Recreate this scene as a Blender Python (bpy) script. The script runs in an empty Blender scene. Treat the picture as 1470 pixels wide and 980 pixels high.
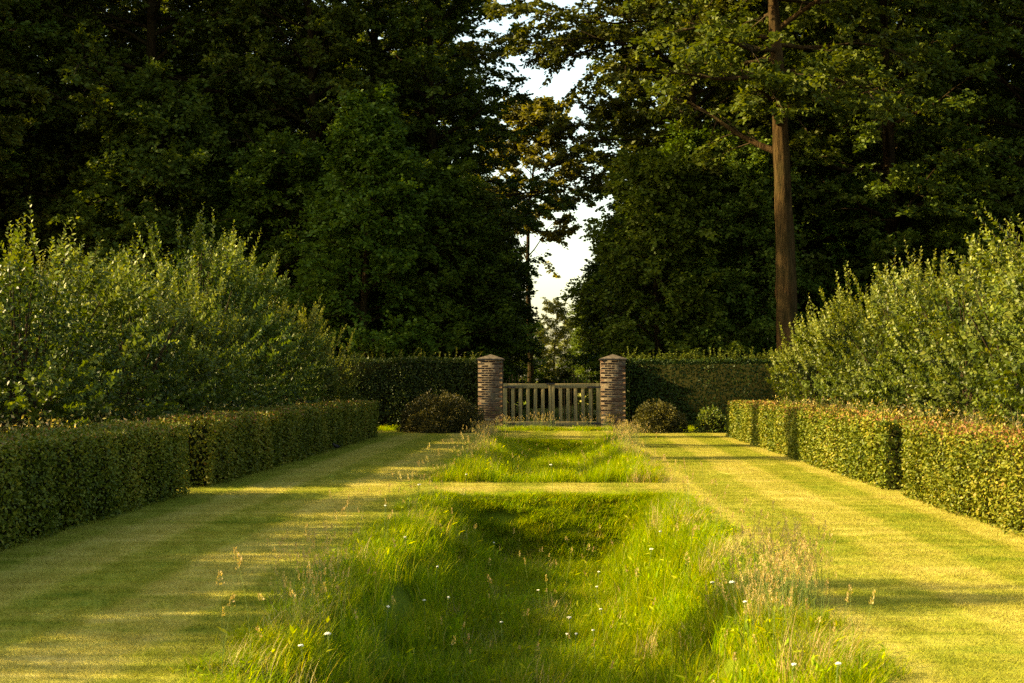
import bpy, math, random
import numpy as np
from mathutils import Vector, Matrix, Euler

R = math.radians
scene = bpy.context.scene
col = scene.collection

# ------------------------------------------------------------------ camera
CAM_H = 1.6
F = 50.0 / 36.0 * 1470.0          # focal length in photo pixels
VPX, VPY = 808.0, 545.0           # vanishing point of the garden axis in the photo
cam = bpy.data.cameras.new('camera')
cam.lens = 50; cam.sensor_width = 36
cam.clip_start = 0.1; cam.clip_end = 3000
cam.dof.use_dof = True; cam.dof.focus_distance = 36; cam.dof.aperture_fstop = 9
camo = bpy.data.objects.new('camera', cam); col.objects.link(camo)
camo.location = (0, 0, CAM_H)
camo.rotation_euler = (R(90) + math.atan((VPY - 490) / F), 0, math.atan((VPX - 735) / F))
scene.camera = camo

# ------------------------------------------------------------------ sky, sun, exposure
SUN_EL, SUN_AZ = 27.0, 2.5        # the sun stands left of the garden, a touch behind the camera
world = bpy.data.worlds.new('World'); scene.world = world; world.use_nodes = True
wn = world.node_tree.nodes; wl = world.node_tree.links
for n in list(wn): wn.remove(n)
sky = wn.new('ShaderNodeTexSky'); sky.sky_type = 'NISHITA'; sky.sun_disc = False
sky.sun_elevation = R(SUN_EL)
sx, sy = -math.cos(R(SUN_AZ)), -math.sin(R(SUN_AZ))       # horizontal direction towards the sun
sky.sun_rotation = math.atan2(sx, sy)
sky.dust_density = 2.5; sky.air_density = 1.0; sky.ozone_density = 0.6
bg = wn.new('ShaderNodeBackground'); bg.inputs[1].default_value = 0.10
wo = wn.new('ShaderNodeOutputWorld')
wl.new(sky.outputs[0], bg.inputs[0]); wl.new(bg.outputs[0], wo.inputs[0])
sun = bpy.data.lights.new('sun', 'SUN'); sun.energy = 5.0; sun.angle = R(0.55); sun.color = (1.0, 0.83, 0.56)
suno = bpy.data.objects.new('sun', sun); col.objects.link(suno)
sd = Vector((sx * math.cos(R(SUN_EL)), sy * math.cos(R(SUN_EL)), math.sin(R(SUN_EL))))
suno.rotation_euler = sd.to_track_quat('Z', 'Y').to_euler()
suno.location = (-40, 0, 40)
vs = scene.view_settings
vs.view_transform = 'Standard'; vs.look = 'None'; vs.gamma = 1.0; vs.use_curve_mapping = False
vs.exposure = 2.25
try:
    vs.use_white_balance = True; vs.white_balance_temperature = 8600; vs.white_balance_tint = 2
except Exception:
    pass
scene.cycles.use_denoising = False; scene.cycles.use_light_tree = False
scene.cycles.max_bounces = 4; scene.cycles.diffuse_bounces = 3; scene.cycles.transmission_bounces = 3
scene.cycles.glossy_bounces = 2; scene.cycles.transparent_max_bounces = 4

rng = np.random.default_rng(11)
random.seed(11)

def px2x(px, d):                  # sideways position of a photo column at distance d
    return (px - VPX) * d / F

# ------------------------------------------------------------------ materials
def nodes_of(m):
    m.use_nodes = True
    nt = m.node_tree
    for n in list(nt.nodes): nt.nodes.remove(n)
    return nt, nt.nodes, nt.links

def ramp(nt, stops):
    r = nt.nodes.new('ShaderNodeValToRGB')
    e = r.color_ramp.elements
    while len(e) < len(stops): e.new(0.5)
    for i, (p, c) in enumerate(stops):
        e[i].position = p; e[i].color = (*c, 1)
    return r

def noise(nt, vec, scale, detail=3, rough=0.55, dims='3D'):
    n = nt.nodes.new('ShaderNodeTexNoise'); n.inputs['Scale'].default_value = scale
    n.inputs['Detail'].default_value = detail; n.inputs['Roughness'].default_value = rough
    if vec is not None: nt.links.new(vec, n.inputs['Vector'])
    return n

def mixc(nt, fac, a, b, mode='MIX'):
    m = nt.nodes.new('ShaderNodeMix'); m.data_type = 'RGBA'; m.blend_type = mode
    for s, v in ((m.inputs[0], fac), (m.inputs[6], a), (m.inputs[7], b)):
        if isinstance(v, (int, float)): s.default_value = v
        elif isinstance(v, tuple): s.default_value = (*v, 1)
        else: nt.links.new(v, s)
    return m.outputs[2]

def math_(nt, op, a, b=None, c=None, clamp=False):
    m = nt.nodes.new('ShaderNodeMath'); m.operation = op; m.use_clamp = clamp
    for i, v in enumerate((a, b, c)):
        if v is None: continue
        if isinstance(v, (int, float)): m.inputs[i].default_value = v
        else: nt.links.new(v, m.inputs[i])
    return m.outputs[0]

def leaf_mat(name, stops, trans=0.4, spec=0.25, rough=0.5, tint=1.25, objvar=0.25, patch=0.0):
    """foliage: colour per leaf from the face attribute 'var', light passing through the blade"""
    m = bpy.data.materials.new(name); nt, N, L = nodes_of(m)
    at = N.new('ShaderNodeAttribute'); at.attribute_name = 'var'
    f = at.outputs['Fac']
    if patch:
        geo = N.new('ShaderNodeNewGeometry')
        nz = noise(nt, geo.outputs['Position'], patch, 2)
        f = math_(nt, 'ADD', f, math_(nt, 'MULTIPLY_ADD', nz.outputs[0], 0.9, -0.45), clamp=True)
    rp = ramp(nt, stops); L.new(f, rp.inputs[0])
    oi = N.new('ShaderNodeObjectInfo')
    hsv = N.new('ShaderNodeHueSaturation'); L.new(rp.outputs[0], hsv.inputs['Color'])
    L.new(math_(nt, 'MULTIPLY_ADD', oi.outputs['Random'], objvar, 1 - objvar / 2), hsv.inputs['Value'])
    L.new(math_(nt, 'MULTIPLY_ADD', oi.outputs['Random'], 0.03, 0.485), hsv.inputs['Hue'])
    p = N.new('ShaderNodeBsdfPrincipled'); L.new(hsv.outputs[0], p.inputs['Base Color'])
    p.inputs['Roughness'].default_value = rough; p.inputs['Specular IOR Level'].default_value = spec
    t = N.new('ShaderNodeBsdfTranslucent')
    L.new(mixc(nt, 1.0, hsv.outputs[0], (tint * 1.05, tint, 0.35), 'MULTIPLY'), t.inputs[0])
    mx = N.new('ShaderNodeMixShader'); mx.inputs[0].default_value = trans
    L.new(p.outputs[0], mx.inputs[1]); L.new(t.outputs[0], mx.inputs[2])
    o = N.new('ShaderNodeOutputMaterial'); L.new(mx.outputs[0], o.inputs[0])
    return m

def bark_mat(name, c0, c1, c2, scale=6.0):
    m = bpy.data.materials.new(name); nt, N, L = nodes_of(m)
    tc = N.new('ShaderNodeTexCoord'); mp = N.new('ShaderNodeMapping')
    mp.inputs['Scale'].default_value = (scale, scale, scale * 0.16); L.new(tc.outputs['Object'], mp.inputs[0])
    n1 = noise(nt, mp.outputs[0], 1.6, 6, 0.65)
    n2 = noise(nt, tc.outputs['Object'], 0.9, 3)
    rp = ramp(nt, [(0.3, c0), (0.5, c1), (0.72, c2)]); L.new(n1.outputs[0], rp.inputs[0])
    c = mixc(nt, math_(nt, 'MULTIPLY_ADD', n2.outputs[0], 2.2, -0.9, clamp=True), rp.outputs[0], (0.022, 0.020, 0.006))
    p = N.new('ShaderNodeBsdfPrincipled'); L.new(c, p.inputs['Base Color']); p.inputs['Roughness'].default_value = 0.9; p.inputs['Specular IOR Level'].default_value = 0.04
    b = N.new('ShaderNodeBump'); b.inputs['Strength'].default_value = 1.0; b.inputs['Distance'].default_value = 0.14
    L.new(n1.outputs[0], b.inputs['Height']); L.new(b.outputs[0], p.inputs['Normal'])
    o = N.new('ShaderNodeOutputMaterial'); L.new(p.outputs[0], o.inputs[0])
    return m

def plain_mat(name, c, rough=0.8, var=0.3, scale=20, spec=0.2, bump=0.0, metal=0.0):
    m = bpy.data.materials.new(name); nt, N, L = nodes_of(m)
    tc = N.new('ShaderNodeTexCoord'); n1 = noise(nt, tc.outputs['Object'], scale, 4)
    a = tuple(x * (1 - var) for x in c); b = tuple(min(1, x * (1 + var)) for x in c)
    rp = ramp(nt, [(0.3, a), (0.7, b)]); L.new(n1.outputs[0], rp.inputs[0])
    p = N.new('ShaderNodeBsdfPrincipled'); L.new(rp.outputs[0], p.inputs['Base Color'])
    p.inputs['Roughness'].default_value = rough; p.inputs['Specular IOR Level'].default_value = spec
    p.inputs['Metallic'].default_value = metal
    if bump:
        bn = N.new('ShaderNodeBump'); bn.inputs['Strength'].default_value = bump; bn.inputs['Distance'].default_value = 0.02
        L.new(n1.outputs[0], bn.inputs['Height']); L.new(bn.outputs[0], p.inputs['Normal'])
    o = N.new('ShaderNodeOutputMaterial'); L.new(p.outputs[0], o.inputs[0])
    return m

AX = -0.25                         # middle line of the garden
def lawn_color(nt):
    """mown turf: stripes left by the mower, straw patches, greener and drier areas"""
    N, L = nt.nodes, nt.links
    geo = N.new('ShaderNodeNewGeometry'); pos = geo.outputs['Position']
    sp = N.new('ShaderNodeSeparateXYZ'); L.new(pos, sp.inputs[0])
    big = noise(nt, pos, 0.45, 3)
    mp = N.new('ShaderNodeMapping'); mp.inputs['Scale'].default_value = (0.35, 2.6, 1.0); L.new(pos, mp.inputs[0])
    streak = noise(nt, mp.outputs[0], 1.3, 4, 0.6)              # bands running across, as the turf dries
    mid = noise(nt, pos, 3.0, 4, 0.65)
    # mower lanes of 1.15 m, wavering a little
    wob = math_(nt, 'MULTIPLY_ADD', big.outputs[0], 0.45, sp.outputs[0])
    lane = math_(nt, 'SINE', math_(nt, 'MULTIPLY', wob, 2 * math.pi / 1.5))
    lane = math_(nt, 'MULTIPLY_ADD', lane, 1.6, 0.5, clamp=True)
    v = math_(nt, 'MULTIPLY_ADD', streak.outputs[0], 0.52, math_(nt, 'MULTIPLY_ADD', mid.outputs[0], 0.38, 0.19))
    mp2 = N.new('ShaderNodeMapping'); mp2.inputs['Scale'].default_value = (3.0, 16.0, 1.0); L.new(pos, mp2.inputs[0])
    fine = noise(nt, mp2.outputs[0], 1.6, 4, 0.7)
    v = math_(nt, 'ADD', v, math_(nt, 'MULTIPLY_ADD', lane, 0.17, -0.175))
    v = math_(nt, 'ADD', v, math_(nt, 'MULTIPLY_ADD', fine.outputs[0], 0.5, -0.23))
    v = math_(nt, 'ADD', v, math_(nt, 'MULTIPLY_ADD', big.outputs[0], 0.4, -0.2))
    rp = ramp(nt, [(0.28, (0.10, 0.145, 0.014)), (0.48, (0.208, 0.212, 0.027)), (0.70, (0.325, 0.28, 0.062)), (0.90, (0.39, 0.325, 0.11))])
    L.new(v, rp.inputs[0])
    return rp.outputs[0], sp

def ground_mat():
    m = bpy.data.materials.new('ground'); nt, N, L = nodes_of(m)
    c, sp = lawn_color(nt)
    geo = N.new('ShaderNodeNewGeometry')
    nz = noise(nt, geo.outputs['Position'], 1.1, 5, 0.6)
    soil = ramp(nt, [(0.3, (0.035, 0.028, 0.012)), (0.55, (0.075, 0.06, 0.022)), (0.75, (0.10, 0.095, 0.03))])
    L.new(nz.outputs[0], soil.inputs[0])
    wv = math_(nt, 'MULTIPLY_ADD', nz.outputs[0], 0.8, -0.4)
    ax = math_(nt, 'ADD', math_(nt, 'ABSOLUTE', math_(nt, 'ADD', sp.outputs[0], 0.35)), wv)
    inl = math_(nt, 'LESS_THAN', ax, 5.4)
    near = math_(nt, 'LESS_THAN', sp.outputs[1], 46.0)
    ride = math_(nt, 'MULTIPLY', math_(nt, 'LESS_THAN', ax, 3.2), math_(nt, 'GREATER_THAN', sp.outputs[1], 46.0))
    far = math_(nt, 'GREATER_THAN', sp.outputs[1], 135.0)
    mask = math_(nt, 'MAXIMUM', math_(nt, 'MAXIMUM', math_(nt, 'MULTIPLY', inl, near), ride), far)
    deep = math_(nt, 'LESS_THAN', sp.outputs[2], -0.03)
    cc = mixc(nt, mask, soil.outputs[0], c)
    cc = mixc(nt, deep, cc, (0.09, 0.12, 0.008))
    p = N.new('ShaderNodeBsdfPrincipled'); L.new(cc, p.inputs['Base Color'])
    p.inputs['Roughness'].default_value = 0.95; p.inputs['Specular IOR Level'].default_value = 0.05
    fine = noise(nt, geo.outputs['Position'], 55, 3, 0.7)
    b = N.new('ShaderNodeBump'); b.inputs['Strength'].default_value = 0.7; b.inputs['Distance'].default_value = 0.03
    L.new(fine.outputs[0], b.inputs['Height']); L.new(b.outputs[0], p.inputs['Normal'])
    o = N.new('ShaderNodeOutputMaterial'); L.new(p.outputs[0], o.inputs[0])
    return m

def turf_mat():
    m = bpy.data.materials.new('turf_blade'); nt, N, L = nodes_of(m)
    c, sp = lawn_color(nt)
    at = N.new('ShaderNodeAttribute'); at.attribute_name = 'var'
    hsv = N.new('ShaderNodeHueSaturation'); L.new(c, hsv.inputs['Color'])
    L.new(math_(nt, 'MULTIPLY_ADD', at.outputs['Fac'], 0.55, 0.8), hsv.inputs['Value'])
    d = N.new('ShaderNodeBsdfDiffuse'); L.new(hsv.outputs[0], d.inputs[0])
    t = N.new('ShaderNodeBsdfTranslucent'); L.new(hsv.outputs[0], t.inputs[0])
    mx = N.new('ShaderNodeMixShader'); mx.inputs[0].default_value = 0.35
    L.new(d.outputs[0], mx.inputs[1]); L.new(t.outputs[0], mx.inputs[2])
    o = N.new('ShaderNodeOutputMaterial'); L.new(mx.outputs[0], o.inputs[0])
    return m

M = {}
M['ground'] = ground_mat()
M['turf'] = turf_mat()
M['wood_leaf'] = leaf_mat('wood_leaf', [(0, (0.024, 0.042, 0.006)), (0.5, (0.056, 0.083, 0.011)), (1, (0.118, 0.138, 0.022))], 0.3, 0.07, 0.5)
M['beech_leaf'] = leaf_mat('beech_leaf', [(0, (0.024, 0.045, 0.005)), (0.5, (0.050, 0.080, 0.008)), (1, (0.10, 0.132, 0.015))], 0.32, 0.07, 0.5)
M['oak_leaf'] = leaf_mat('oak_leaf', [(0, (0.024, 0.037, 0.0052)), (0.5, (0.056, 0.070, 0.0098)), (1, (0.112, 0.115, 0.019))], 0.32, 0.07, 0.5)
M['gold_leaf'] = leaf_mat('gold_leaf', [(0, (0.05, 0.052, 0.009)), (0.5, (0.10, 0.095, 0.015)), (1, (0.17, 0.145, 0.024))], 0.4, 0.2, 0.5)
M['pale_leaf'] = leaf_mat('pale_leaf', [(0, (0.07, 0.085, 0.018)), (0.5, (0.12, 0.13, 0.03)), (1, (0.19, 0.18, 0.05))], 0.4, 0.2, 0.5)
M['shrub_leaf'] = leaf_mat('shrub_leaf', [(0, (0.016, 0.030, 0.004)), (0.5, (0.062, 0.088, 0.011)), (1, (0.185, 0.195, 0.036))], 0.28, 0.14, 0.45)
M['hedge_leaf'] = leaf_mat('hedge_leaf', [(0, (0.032, 0.052, 0.004)), (0.4, (0.10, 0.118, 0.011)), (0.75, (0.21, 0.185, 0.024)), (0.9, (0.17, 0.10, 0.02)), (1, (0.22, 0.105, 0.038))], 0.13, 0.10, 0.5, objvar=0.1, patch=0.9)
M['tall_hedge_leaf'] = leaf_mat('tall_hedge_leaf', [(0, (0.014, 0.026, 0.005)), (0.5, (0.028, 0.045, 0.007)), (1, (0.12, 0.13, 0.02))], 0.22, 0.12, 0.5, objvar=0.1)
M['bush_leaf'] = leaf_mat('bush_leaf', [(0, (0.016, 0.015, 0.004)), (0.5, (0.038, 0.036, 0.007)), (1, (0.11, 0.088, 0.02))], 0.2, 0.15, 0.45)
M['grass_leaf'] = leaf_mat('grass_leaf', [(0, (0.065, 0.12, 0.005)), (0.45, (0.175, 0.245, 0.010)), (0.8, (0.33, 0.33, 0.022)), (1, (0.42, 0.33, 0.10))], 0.52, 0.06, 0.6, objvar=0.35)
M['dry_leaf'] = leaf_mat('dry_leaf', [(0, (0.10, 0.11, 0.02)), (0.4, (0.24, 0.19, 0.06)), (1, (0.46, 0.33, 0.15))], 0.35, 0.2, 0.6, objvar=0.3)
M['bark'] = bark_mat('bark', (0.005, 0.003, 0.0013), (0.018, 0.0108, 0.0043), (0.044, 0.027, 0.011))
M['bark_warm'] = bark_mat('bark_warm', (0.009, 0.005, 0.002), (0.036, 0.0205, 0.0075), (0.08, 0.047, 0.018), 5.0)
M['twig'] = plain_mat('twig', (0.035, 0.024, 0.012), 0.9, 0.4, 8, 0.05)
M['core'] = plain_mat('core', (0.012, 0.012, 0.004), 1.0, 0.4, 12, 0.0)
M['flower'] = plain_mat('flower', (0.55, 0.53, 0.42), 0.8, 0.1, 60)
M['stem'] = plain_mat('stem', (0.10, 0.14, 0.03), 0.8, 0.3, 30)
M['feather'] = plain_mat('feather', (0.02, 0.018, 0.016), 0.6, 0.4, 60)
M['beak'] = plain_mat('beak', (0.35, 0.2, 0.03), 0.5, 0.2, 60)
M['iron'] = plain_mat('iron', (0.03, 0.025, 0.02), 0.6, 0.4, 30, 0.4, 0.0, 0.6)
M['mortar'] = plain_mat('mortar', (0.085, 0.066, 0.042), 0.95, 0.35, 14, 0.1, 0.6)
M['stone'] = plain_mat('stone', (0.062, 0.048, 0.032), 0.9, 0.55, 9, 0.15, 0.5)

def brick_mat():
    m = bpy.data.materials.new('brick'); nt, N, L = nodes_of(m)
    oi = N.new('ShaderNodeObjectInfo'); tc = N.new('ShaderNodeTexCoord'); geo = N.new('ShaderNodeNewGeometry')
    rp = ramp(nt, [(0.0, (0.042, 0.023, 0.014)), (0.3, (0.065, 0.033, 0.019)), (0.6, (0.085, 0.047, 0.027)), (0.85, (0.12, 0.08, 0.048)), (1.0, (0.17, 0.13, 0.08))])
    L.new(oi.outputs['Random'], rp.inputs[0])
    n1 = noise(nt, geo.outputs['Position'], 30, 4, 0.7)
    n2 = noise(nt, geo.outputs['Position'], 2.2, 4, 0.7)
    c = mixc(nt, math_(nt, 'MULTIPLY_ADD', n1.outputs[0], 1.6, -0.6, clamp=True), rp.outputs[0], (0.03, 0.021, 0.013))
    c = mixc(nt, math_(nt, 'MULTIPLY_ADD', n2.outputs[0], 3.0, -1.45, clamp=True), c, (0.13, 0.10, 0.062))
    p = N.new('ShaderNodeBsdfPrincipled'); L.new(c, p.inputs['Base Color']); p.inputs['Roughness'].default_value = 0.95
    p.inputs['Specular IOR Level'].default_value = 0.1
    b = N.new('ShaderNodeBump'); b.inputs['Strength'].default_value = 0.6; b.inputs['Distance'].default_value = 0.01
    L.new(n1.outputs[0], b.inputs['Height']); L.new(b.outputs[0], p.inputs['Normal'])
    o = N.new('ShaderNodeOutputMaterial'); L.new(p.outputs[0], o.inputs[0])
    return m
M['brick'] = brick_mat()

def wood_mat():
    m = bpy.data.materials.new('weathered_wood'); nt, N, L = nodes_of(m)
    tc = N.new('ShaderNodeTexCoord'); oi = N.new('ShaderNodeObjectInfo')
    ad = N.new('ShaderNodeVectorMath'); ad.operation = 'ADD'
    L.new(tc.outputs['Object'], ad.inputs[0]); L.new(oi.outputs['Random'], ad.inputs[1])
    mp = N.new('ShaderNodeMapping'); mp.inputs['Scale'].default_value = (40, 40, 2.5); L.new(ad.outputs[0], mp.inputs[0])
    n1 = noise(nt, mp.outputs[0], 1.0, 5, 0.6)
    n2 = noise(nt, ad.outputs[0], 3.5, 4, 0.6)
    rp = ramp(nt, [(0.3, (0.12, 0.08, 0.022)), (0.55, (0.22, 0.15, 0.046)), (0.75, (0.30, 0.215, 0.075))]); L.new(n1.outputs[0], rp.inputs[0])
    c = mixc(nt, math_(nt, 'MULTIPLY_ADD', n2.outputs[0], 2.4, -1.0, clamp=True), rp.outputs[0], (0.06, 0.063, 0.016))
    p = N.new('ShaderNodeBsdfPrincipled'); L.new(c, p.inputs['Base Color']); p.inputs['Roughness'].default_value = 0.85
    b = N.new('ShaderNodeBump'); b.inputs['Strength'].default_value = 0.5; b.inputs['Distance'].default_value = 0.01
    L.new(n1.outputs[0], b.inputs['Height']); L.new(b.outputs[0], p.inputs['Normal'])
    o = N.new('ShaderNodeOutputMaterial'); L.new(p.outputs[0], o.inputs[0])
    return m
M['wood'] = wood_mat()

# ------------------------------------------------------------------ mesh helpers
class Geo:
    """collects triangles and quads with a material index and a 0..1 'var' value per face"""
    def __init__(s): s.v = []; s.f = []; s.n = 0
    def add(s, v, f, mi=0, var=None):
        v = np.asarray(v, float).reshape(-1, 3); f = np.asarray(f, int)
        if var is None: var = np.full(len(f), 0.5)
        s.v.append(v); s.f.append((f + s.n, np.full(len(f), mi), np.asarray(var, float))); s.n += len(v)
    def mesh(s, name, mats, smooth=False):
        me = bpy.data.meshes.new(name)
        V = np.concatenate(s.v); me.vertices.add(len(V)); me.vertices.foreach_set('co', V.astype(np.float32).ravel())
        tot = np.concatenate([np.full(len(f), f.shape[1]) for f, _, _ in s.f])
        idx = np.concatenate([f.ravel() for f, _, _ in s.f])
        me.loops.add(len(idx)); me.loops.foreach_set('vertex_index', idx.astype(np.int32))
        me.polygons.add(len(tot)); st = np.concatenate([[0], np.cumsum(tot)[:-1]])
        me.polygons.foreach_set('loop_start', st.astype(np.int32))
        me.polygons.foreach_set('material_index', np.concatenate([m for _, m, _ in s.f]).astype(np.int32))
        if smooth: me.polygons.foreach_set('use_smooth', np.ones(len(tot), bool))
        a = me.attributes.new('var', 'FLOAT', 'FACE')
        a.data.foreach_set('value', np.concatenate([w for _, _, w in s.f]).astype(np.float32))
        for m in mats: me.materials.append(M[m] if isinstance(m, str) else m)
        me.update(); me.validate()
        return me
    def obj(s, name, mats, parent=None, smooth=False):
        return link(bpy.data.objects.new(name, s.mesh(name, mats, smooth)), parent)

def link(o, parent=None):
    col.objects.link(o)
    if parent is not None: o.parent = parent
    return o

def tag(o, label=None, cat=None, group=None, kind=None):
    if label: o['label'] = label
    if cat: o['category'] = cat
    if group: o['group'] = group
    if kind: o['kind'] = kind
    return o

def empty(name, loc=(0, 0, 0), rz=0.0):
    o = bpy.data.objects.new(name, None); o.empty_display_size = 0.3
    o.location = loc; o.rotation_euler = (0, 0, rz)
    return link(o)

def copy_tree(o, parent=None):
    c = o.copy(); col.objects.link(c); c.parent = parent
    for ch in list(o.children): copy_tree(ch, c)
    return c

def unit(a):
    return a / (np.linalg.norm(a, axis=-1, keepdims=True) + 1e-9)

def leaves(g, P, D, Nn, L, W, mi=0, var=None, fold=0.12):
    """a folded leaf blade at each point: two triangles on a mid rib"""
    n = len(P); D = unit(D); S = unit(np.cross(D, Nn)); U = unit(np.cross(S, D))
    L = np.broadcast_to(np.asarray(L, float), (n,))[:, None]; W = np.broadcast_to(np.asarray(W, float), (n,))[:, None]
    v = np.stack([P, P + D * L * .42 + S * W * .5 + U * W * fold, P + D * L, P + D * L * .42 - S * W * .5 + U * W * fold], 1)
    b = np.arange(n)[:, None] * 4
    f = np.stack([np.concatenate([b, b + 1, b + 2], 1), np.concatenate([b, b + 2, b + 3], 1)], 1).reshape(-1, 3)
    if var is None: var = rng.random(n)
    g.add(v.reshape(-1, 3), f, mi, np.repeat(var, 2))

def tube(g, pts, rad, n=8, mi=0, cap=False):
    pts = np.asarray(pts, float); k = len(pts)
    T = np.gradient(pts, axis=0); T = unit(T)
    ref = np.where(np.abs(T[:, 2:3]) > 0.9, [[1., 0, 0]], [[0, 0, 1.]])
    A = unit(np.cross(T, ref))
    for i in range(1, k):
        if np.dot(A[i], A[i - 1]) < 0: A[i] = -A[i]
    B = np.cross(T, A)
    th = np.arange(n) * 2 * math.pi / n
    rad = np.broadcast_to(np.asarray(rad, float), (k,))
    ring = pts[:, None] + rad[:, None, None] * (np.cos(th)[None, :, None] * A[:, None] + np.sin(th)[None, :, None] * B[:, None])
    i, j = np.meshgrid(np.arange(k - 1), np.arange(n), indexing='ij')
    j2 = (j + 1) % n
    f = np.stack([i * n + j, i * n + j2, (i + 1) * n + j2, (i + 1) * n + j], -1).reshape(-1, 4)
    g.add(ring.reshape(-1, 3), f, mi)
    if cap:
        g.add(ring[-1], [list(range(n))], mi)

def box(g, x0, x1, y0, y1, z0, z1, mi=0, bev=0.0):
    if bev <= 0:
        v = [(x, y, z) for z in (z0, z1) for y in (y0, y1) for x in (x0, x1)]
        g.add(v, [(0, 2, 3, 1), (4, 5, 7, 6), (0, 1, 5, 4), (2, 6, 7, 3), (0, 4, 6, 2), (1, 3, 7, 5)], mi)
        return
    b = bev; V = []; ids = {}
    for a in range(3):
        for sx_ in (0, 1):
            for sy_ in (0, 1):
                for sz_ in (0, 1):
                    c = [(x0, x1)[sx_], (y0, y1)[sy_], (z0, z1)[sz_]]
                    s = [sx_, sy_, sz_]
                    for q in range(3):
                        if q != a: c[q] += b if s[q] == 0 else -b
                    ids[(a, sx_, sy_, sz_)] = len(V); V.append(c)
    Fq, Ft = [], []
    for a in range(3):
        for s in (0, 1):
            o = [q for q in range(3) if q != a]
            ring = []
            for u, w in ((0, 0), (1, 0), (1, 1), (0, 1)):
                k = [0, 0, 0]; k[a] = s; k[o[0]] = u; k[o[1]] = w; ring.append(ids[(a, *k)])
            flip = (s == 1) ^ (a == 1)
            Fq.append(ring if flip else ring[::-1])
    for e in range(3):
        o = [q for q in range(3) if q != e]
        for u in (0, 1):
            for w in (0, 1):
                k0 = [0, 0, 0]; k1 = [0, 0, 0]; k0[o[0]] = k1[o[0]] = u; k0[o[1]] = k1[o[1]] = w; k1[e] = 1
                Fq.append([ids[(o[0], *k0)], ids[(o[0], *k1)], ids[(o[1], *k1)], ids[(o[1], *k0)]])
    for sx_ in (0, 1):
        for sy_ in (0, 1):
            for sz_ in (0, 1):
                Ft.append([ids[(a, sx_, sy_, sz_)] for a in range(3)])
    g.add(V, Fq, mi); g.add(np.zeros((0, 3)), np.asarray(Ft) - len(V), mi)

# ------------------------------------------------------------------ the ground, with two sunken beds along the middle
TR = [(3.6, 19.6, -0.14, 1.72, 0.88), (22.2, 37.2, -0.22, 1.72, 0.42)]    # y0, y1, centre x, half width, depth
def sstep(t):
    t = np.clip(t, 0, 1); return t * t * (3 - 2 * t)
def ground_z(x, y):
    x = np.asarray(x, float); y = np.asarray(y, float); z = np.zeros(np.broadcast(x, y).shape)
    for y0, y1, cx, hw, dp in TR:
        a = sstep((hw - np.abs(x - cx)) / 1.15) * sstep((y - y0) / 1.2) * sstep((y1 - y) / 1.1)
        z = z - dp * a
    return z
def in_trench(x, y, grow=0.0):
    r = np.zeros(np.broadcast(x, y).shape, bool)
    for y0, y1, cx, hw, dp in TR:
        r |= (np.abs(x - cx) < hw + grow) & (y > y0 - grow * .4) & (y < y1 + grow * .4)
    return r
xs = np.unique(np.concatenate([np.linspace(-900, -30, 12), np.linspace(-30, -6, 25), np.arange(-6, 6.01, 0.1), np.linspace(6, 30, 25), np.linspace(30, 900, 12)]))
ys = np.unique(np.concatenate([np.linspace(-120, 2, 12), np.arange(2, 46.01, 0.16), np.linspace(46, 140, 48), np.linspace(140, 2500, 16)]))
gx, gy = np.meshgrid(xs, ys); gz = ground_z(gx, gy)
far_roll = np.where(gy > 46, 1, 0) * (np.sin(gx * .21) * .05 + np.sin(gy * .17) * .05) * np.clip((gy - 46) / 6, 0, 1)
g = Geo(); nx = len(xs)
i, j = np.meshgrid(np.arange(len(ys) - 1), np.arange(nx - 1), indexing='ij')
g.add(np.stack([gx, gy, gz + far_roll], -1).reshape(-1, 3), np.stack([i * nx + j, i * nx + j + 1, (i + 1) * nx + j + 1, (i + 1) * nx + j], -1).reshape(-1, 4))
tag(g.obj('ground', ['ground'], smooth=True), 'lawn and woodland floor with two sunken grassy beds along the middle', 'ground', kind='structure')

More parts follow.
